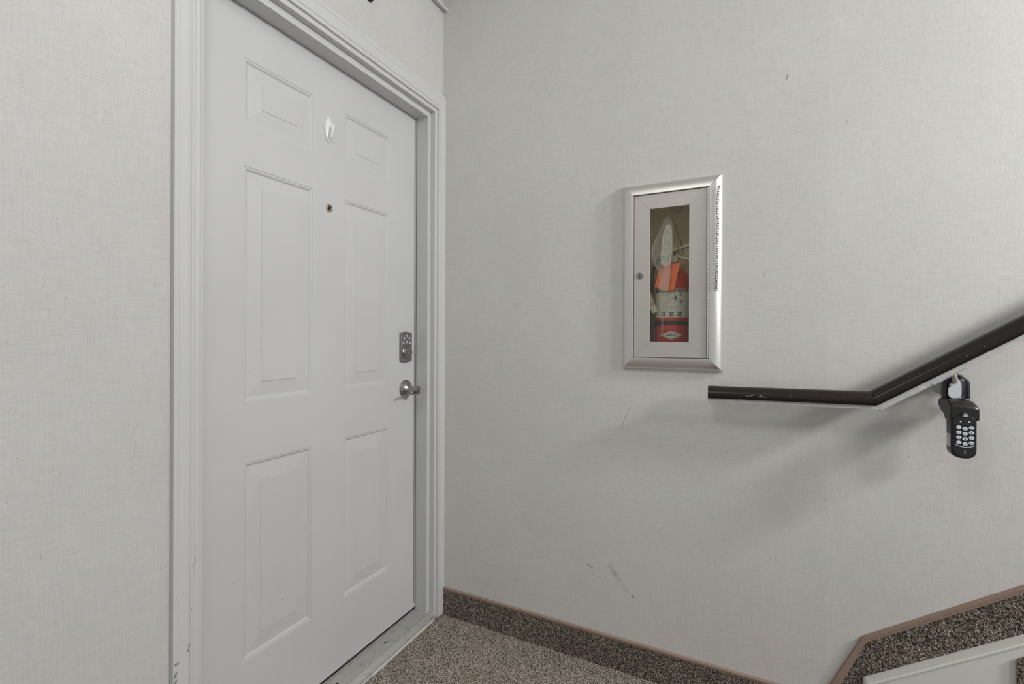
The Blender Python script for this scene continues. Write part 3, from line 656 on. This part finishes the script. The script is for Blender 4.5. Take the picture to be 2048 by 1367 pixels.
cap = [(y - .000, h) for y, h in cap]
vd = [Vector((P1[0] - P0[0], P1[1] - P0[1])).normalized(), Vector((P2[0] - P1[0], P2[1] - P1[1])).normalized()]
n0, n1 = Vector((-vd[0].y, vd[0].x)), Vector((-vd[1].y, vd[1].x)); mit = (n0 + n1) / (1 + n0.dot(n1))
g = .0006
rail_sweep(cap, [P0, (P1[0] - g, P1[1])], cut1=mit).build('rail_cap', M['rail'], RL, smooth=True)
rail_sweep(cap, [(P1[0] + g, P1[1] + g * .67), P2], cut0=mit).build('rail_cap', M['rail'], RL, smooth=True)
bar = [(-.0860, -.0115), (-.0530, -.0115), (-.0530, .0040), (-.0860, .0040)]
rail_sweep(bar, [(P0[0] - .0018, P0[1] - .0004), (1.4700, .9880), (1.4780, .9935), (P2[0] - .01, P2[1] - .0067)]).build('steel_bar', M['bar'], RL, bevel=.0012)
# weld spatter under the bend and on the slope
for x, z, r in ((1.470, .9745, .0022), (1.476, .9775, .0030), (1.482, .9820, .0020), (1.083, .9700, .0018), (1.130, .9710, .0012)):
    B().lathe([(r * .3, -r), (r, 0), (r * .3, r)], (x, -.080, z), (0, 0, 1), 8).build('weld_bead', M['bar'], RL, smooth=True)
# wall bracket
bz = lambda x: .9878 + .6735 * (x - 1.4614)
B().lathe([(.0225, 0), (.0225, .0035), (.0190, .0070), (.0110, .0090), (.0001, .0090)], (1.6270, -.0002, 1.0440), (0, -1, 0), 32).build('wall_flange', M['bar'], RL, smooth=True)
B().tube([(1.6290, -.004, 1.0480), (1.6290, -.030, 1.0555), (1.6280, -.058, 1.0565), (1.6260, -.0700, 1.0590), (1.6235, -.0755, 1.0680), (1.6200, -.0765, bz(1.620) - .0122)], .0060, 12).build('bracket_arm', M['arm'], RL, smooth=True)
sd = B(); a0, a1 = 1.5790, 1.6440
sd.prism([(a0, bz(a0) - .0190), (a0 - .002, bz(a0) - .0145), (a0 + .006, bz(a0 + .006) - .0140), (a1, bz(a1) - .0140), (a1 + .003, bz(a1) - .0165), (a1 - .004, bz(a1) - .0195), (a0 + .010, bz(a0 + .010) - .0195)], 'y', -.0885, -.0560)
sd.build('bracket_saddle', M['bar'], RL, bevel=.0015)
# galvanised washer plate on the bracket arm
pl = [(1.6150, 1.0400), (1.6150, 1.0250), (1.6175, 1.0190), (1.6225, 1.0152), (1.6280, 1.0150), (1.6340, 1.0162), (1.6385, 1.0205), (1.6412, 1.0270), (1.6412, 1.0470), (1.6375, 1.0560), (1.6310, 1.0690), (1.6240, 1.0670), (1.6270, 1.0520)]
B().prism([(x - .0022, z) for x, z in pl], 'y', -.0700, -.0670).build('bracket_plate', M['galv'], RL, bevel=.0008)

# ------------------------------------------------------------------ key lockbox hanging on the bracket
KB = thing('key_lockbox', (1.6315, -0.085, 0.8713), 'black push-button key lockbox hanging by its shackle under the handrail', 'lockbox')
bx0, bx1, cxk = 1.6068, 1.6556, 1.6312
def body(x0, x1, zt, zb, r, n=10, rt=0.002):
    c = (x0 + x1) / 2; hw = (x1 - x0) / 2; out = [(x1, zt), (x0, zt)]
    for k in range(n + 1):
        a = PI + PI * k / n
        out.append((c + hw * math.copysign(abs(math.cos(a)) ** .80, math.cos(a)), zb + r - r * abs(math.sin(a)) ** .80))
    return out
B().prism(body(bx0, bx1, .985, .8715, .0215), 'y', -.1100, -.0770).build('shell', M['lockbody'], KB, bevel=.0030, smooth=True)
hs = [(-.1125, .9670), (-.1125, .9985), (-.1080, 1.0035), (-.0920, 1.0135), (-.0400, 1.0135), (-.0270, 1.0090), (-.0230, 1.0010), (-.0270, .9900), (-.0400, .9820), (-.0620, .9740), (-.0760, .9600)]
B().rings([[(x, y + (-.066 - y) * sh, z - dr * max(0, z - .99) / .0235) for y, z in hs] for x, sh, dr in ((1.6052, 0, 0), (1.6500, 0, 0), (1.6570, .02, .0060), (1.6610, .06, .0100))]).build('hood', M['lockbody'], KB, bevel=.0030, smooth=True)
fp = []
for k in range(13):
    a = PI * k / 12; fp.append((cxk + .0215 * math.cos(a), .9640 + .0150 * math.sin(a)))
for k in range(13):
    a = PI + PI * k / 12; fp.append((cxk + .0215 * math.cos(a), .8960 + .0200 * math.sin(a)))
fc = B().prism(fp, 'y', -.1145, -.1098).build('faceplate', M['lockface'], KB, bevel=.0010)
B().prism([(cxk - .0190, .9085), (cxk - .0100, .9045), (cxk, .9030), (cxk + .0100, .9045), (cxk + .0190, .9085), (cxk + .0190, .9545), (cxk + .0150, .9570), (cxk + .0070, .9560), (cxk, .9545), (cxk - .0070, .9560), (cxk - .0150, .9570), (cxk - .0190, .9545)], 'y', -.1153, -.1146).build('keypad', M['lockpad'], KB)
rows = [('1', 0, 0), ('2', 1, 0), ('3', 2, 0), ('4', 0, 1), ('5', 1, 1), ('6', 2, 1), ('7', 0, 2), ('8', 1, 2), ('9', 2, 2), ('CLR', 0, 3), ('0', 1, 3), ('OPEN', 2, 3)]
for s, i, j in rows:
    x = (1.6192, 1.6309, 1.6428)[i] + .0004; z = (.9493, .9465, .9497)[i] - j * .01250
    rr = [[(x + .0049 * q * math.cos(2 * PI * k / 20), y_, z + .0042 * q * math.sin(2 * PI * k / 20)) for k in range(20)] for q, y_ in ((1, -.1150), (1, -.1165), (.85, -.1172))]
    bt = B().rings(rr).build('number_button', M['key'], KB, smooth=True)
    text_mesh('button_digit', s, .0062 if len(s) == 1 else .0026, M['ink'], bt, lambda u, v, x=x, z=z: (x + u, -.1174, z + v), 0.012 if len(s) == 1 else 0.0)
for x, m in ((1.6235, 'key'), (1.6314, 'lockpad'), (1.6398, 'key')):
    B().lathe([(.0019, 0), (.0019, .0006), (.0001, .0010)], (x, -.1143, .9632), (0, -1, 0), 14).build('indicator_light', M[m], KB, smooth=True)
# padlock emblem on its black tab
em = B().box(cxk - .0070, cxk + .0072, -.1160, -.1100, .9735, .9860).build('emblem_tab', M['lockpad'], KB, bevel=.0010)
e_ = B(); ex, ez = 1.6322, .9800
def rect_ring(x0, x1, z0, z1, w):
    e_.box(x0, x1, -.1168, -.1162, z0, z0 + w).box(x0, x1, -.1168, -.1162, z1 - w, z1).box(x0, x0 + w, -.1168, -.1162, z0 + w, z1 - w).box(x1 - w, x1, -.1168, -.1162, z0 + w, z1 - w)
rect_ring(ex - .0038, ex + .0038, ez - .0045, ez + .0008, .0009); rect_ring(ex - .0027, ex + .0027, ez + .0009, ez + .0045, .0010)
e_.box(ex - .0012, ex + .0020, -.1168, -.1162, ez - .0030, ez - .0010)
e_.build('lock_emblem', M['key'], KB)
B().tube([(cxk - .0180, -.1156, .9062), (cxk - .0095, -.1158, .9024), (cxk, -.1158, .9010), (cxk + .0095, -.1158, .9024), (cxk + .0180, -.1156, .9062)], .0007, 6).build('chrome_arc', M['key'], KB, smooth=True)
B().lathe([(.0036, 0), (.0034, .0010), (.0010, .0014), (.0001, .0014)], (cxk - .0003, -.1143, .8905), (0, -1, 0), 16).build('round_button', M['shackle'], KB, smooth=True)
B().lathe([(.0011, 0), (.0008, .0007), (.0001, .0007)], (cxk - .0003, -.1156, .8905), (0, -1, 0), 10).build('button_centre', M['key'], KB, smooth=True)
B().tube([(cxk - .0034, -.1150, .8868), (cxk - .0005, -.1152, .8855), (cxk + .0030, -.1150, .8866)], .0004, 6).build('chrome_arc', M['key'], KB)
# paper sticker with the number, on the left flank
B().box(bx0 - .0006, bx0 - .0001, -.1065, -.0835, .8985, .9290).build('number_sticker', M['label'], KB)
text_mesh('sticker_digits', '2337197', .0085, M['ink'], KB, lambda u, v: (bx0 - .0009, -.0950 - v * 1.5, .9137 - u * .83), 0.010)
# shackle: outer steel U and the blue-black liner
def u_band(ro, ri, y0, y1, zc, zb, cx0, n=16):
    rr = []
    path = [(-1, zb)] + [(None, PI - PI * k / n) for k in range(n + 1)] + [(1, zb)]
    for q, w in path:
        if q is None: f = lambda r: (cx0 + r * math.cos(w), zc + r * 1.0 * math.sin(w))
        else: f = lambda r, q=q, w=w: (cx0 + q * r, w)
        o_, i_ = f(ro), f(ri); rr.append([(o_[0], y0 + .003, o_[1]), (o_[0], y1, o_[1]), (i_[0], y1, i_[1]), (i_[0], y0, i_[1]), ((o_[0] * .6 + i_[0] * .4), y0, (o_[1] * .6 + i_[1] * .4))])
    return B().rings(rr)
scx = 1.6335; szc = 1.0500
u_band(.0266, .0195, -.0600, -.0380, szc, 1.0138, scx).build('shackle', M['shackle'], KB, bevel=.0022, smooth=True)
u_band(.0194, .0143, -.0612, -.0368, szc, 1.0138, scx).build('shackle_liner', M['liner'], KB, bevel=.0015, smooth=True)
B().box(1.6080, 1.6590, -.0640, -.0614, 1.0137, 1.0160).build('shackle_seat', M['liner'], KB, bevel=.0015)

# ------------------------------------------------------------------ white adhesive hook on the door
AH = thing('adhesive_hook', (DX, -.5372, 1.8035), 'white oval adhesive hook stuck on the upper middle of the door', 'hook')
hy, hz = -.5372, 1.8445
rr = [[(DX + d, hy + .0158 * q * math.cos(2 * PI * k / 32), hz + .0405 * q * math.sin(2 * PI * k / 32)) for k in range(32)] for q, d in ((1, .0003), (1.0, .0035), (.95, .0055), (.8, .0078), (.5, .0098), (.15, .0105))]
B().rings(rr).build('hook_base', M['white_plastic'], AH, smooth=True)
hk = [(DX + .005, hy, hz - .032), (DX + .010, hy, hz - .031), (DX + .0165, hy, hz - .024), (DX + .0220, hy, hz - .010), (DX + .0260, hy, hz + .004), (DX + .0275, hy, hz + .011)]
B().tube(hk, [.0060, .0066, .0060, .0050, .0040, .0026], 12, flat=.4).build('hook_prong', M['white_plastic'], AH, smooth=True)

# small dark round fitting above the door, cut by the top edge of the photo
WF = tag(B().lathe([(.0105, 0), (.0105, .010), (.0085, .013), (.0060, .013), (.0050, .011), (.0001, .011)], (0.0003, -.4384, 2.3105), (1, 0, 0), 24).build('round_wall_button', M['rubber'], smooth=True),
         'small dark round button on the wall above the door', 'wall fitting')
B().lathe([(.0048, .0108), (.0042, .0125), (.0001, .0128)], (0, -.4384, 2.3105), (1, 0, 0), 16).build('button_centre', M['nickel_dull'], WF, smooth=True)
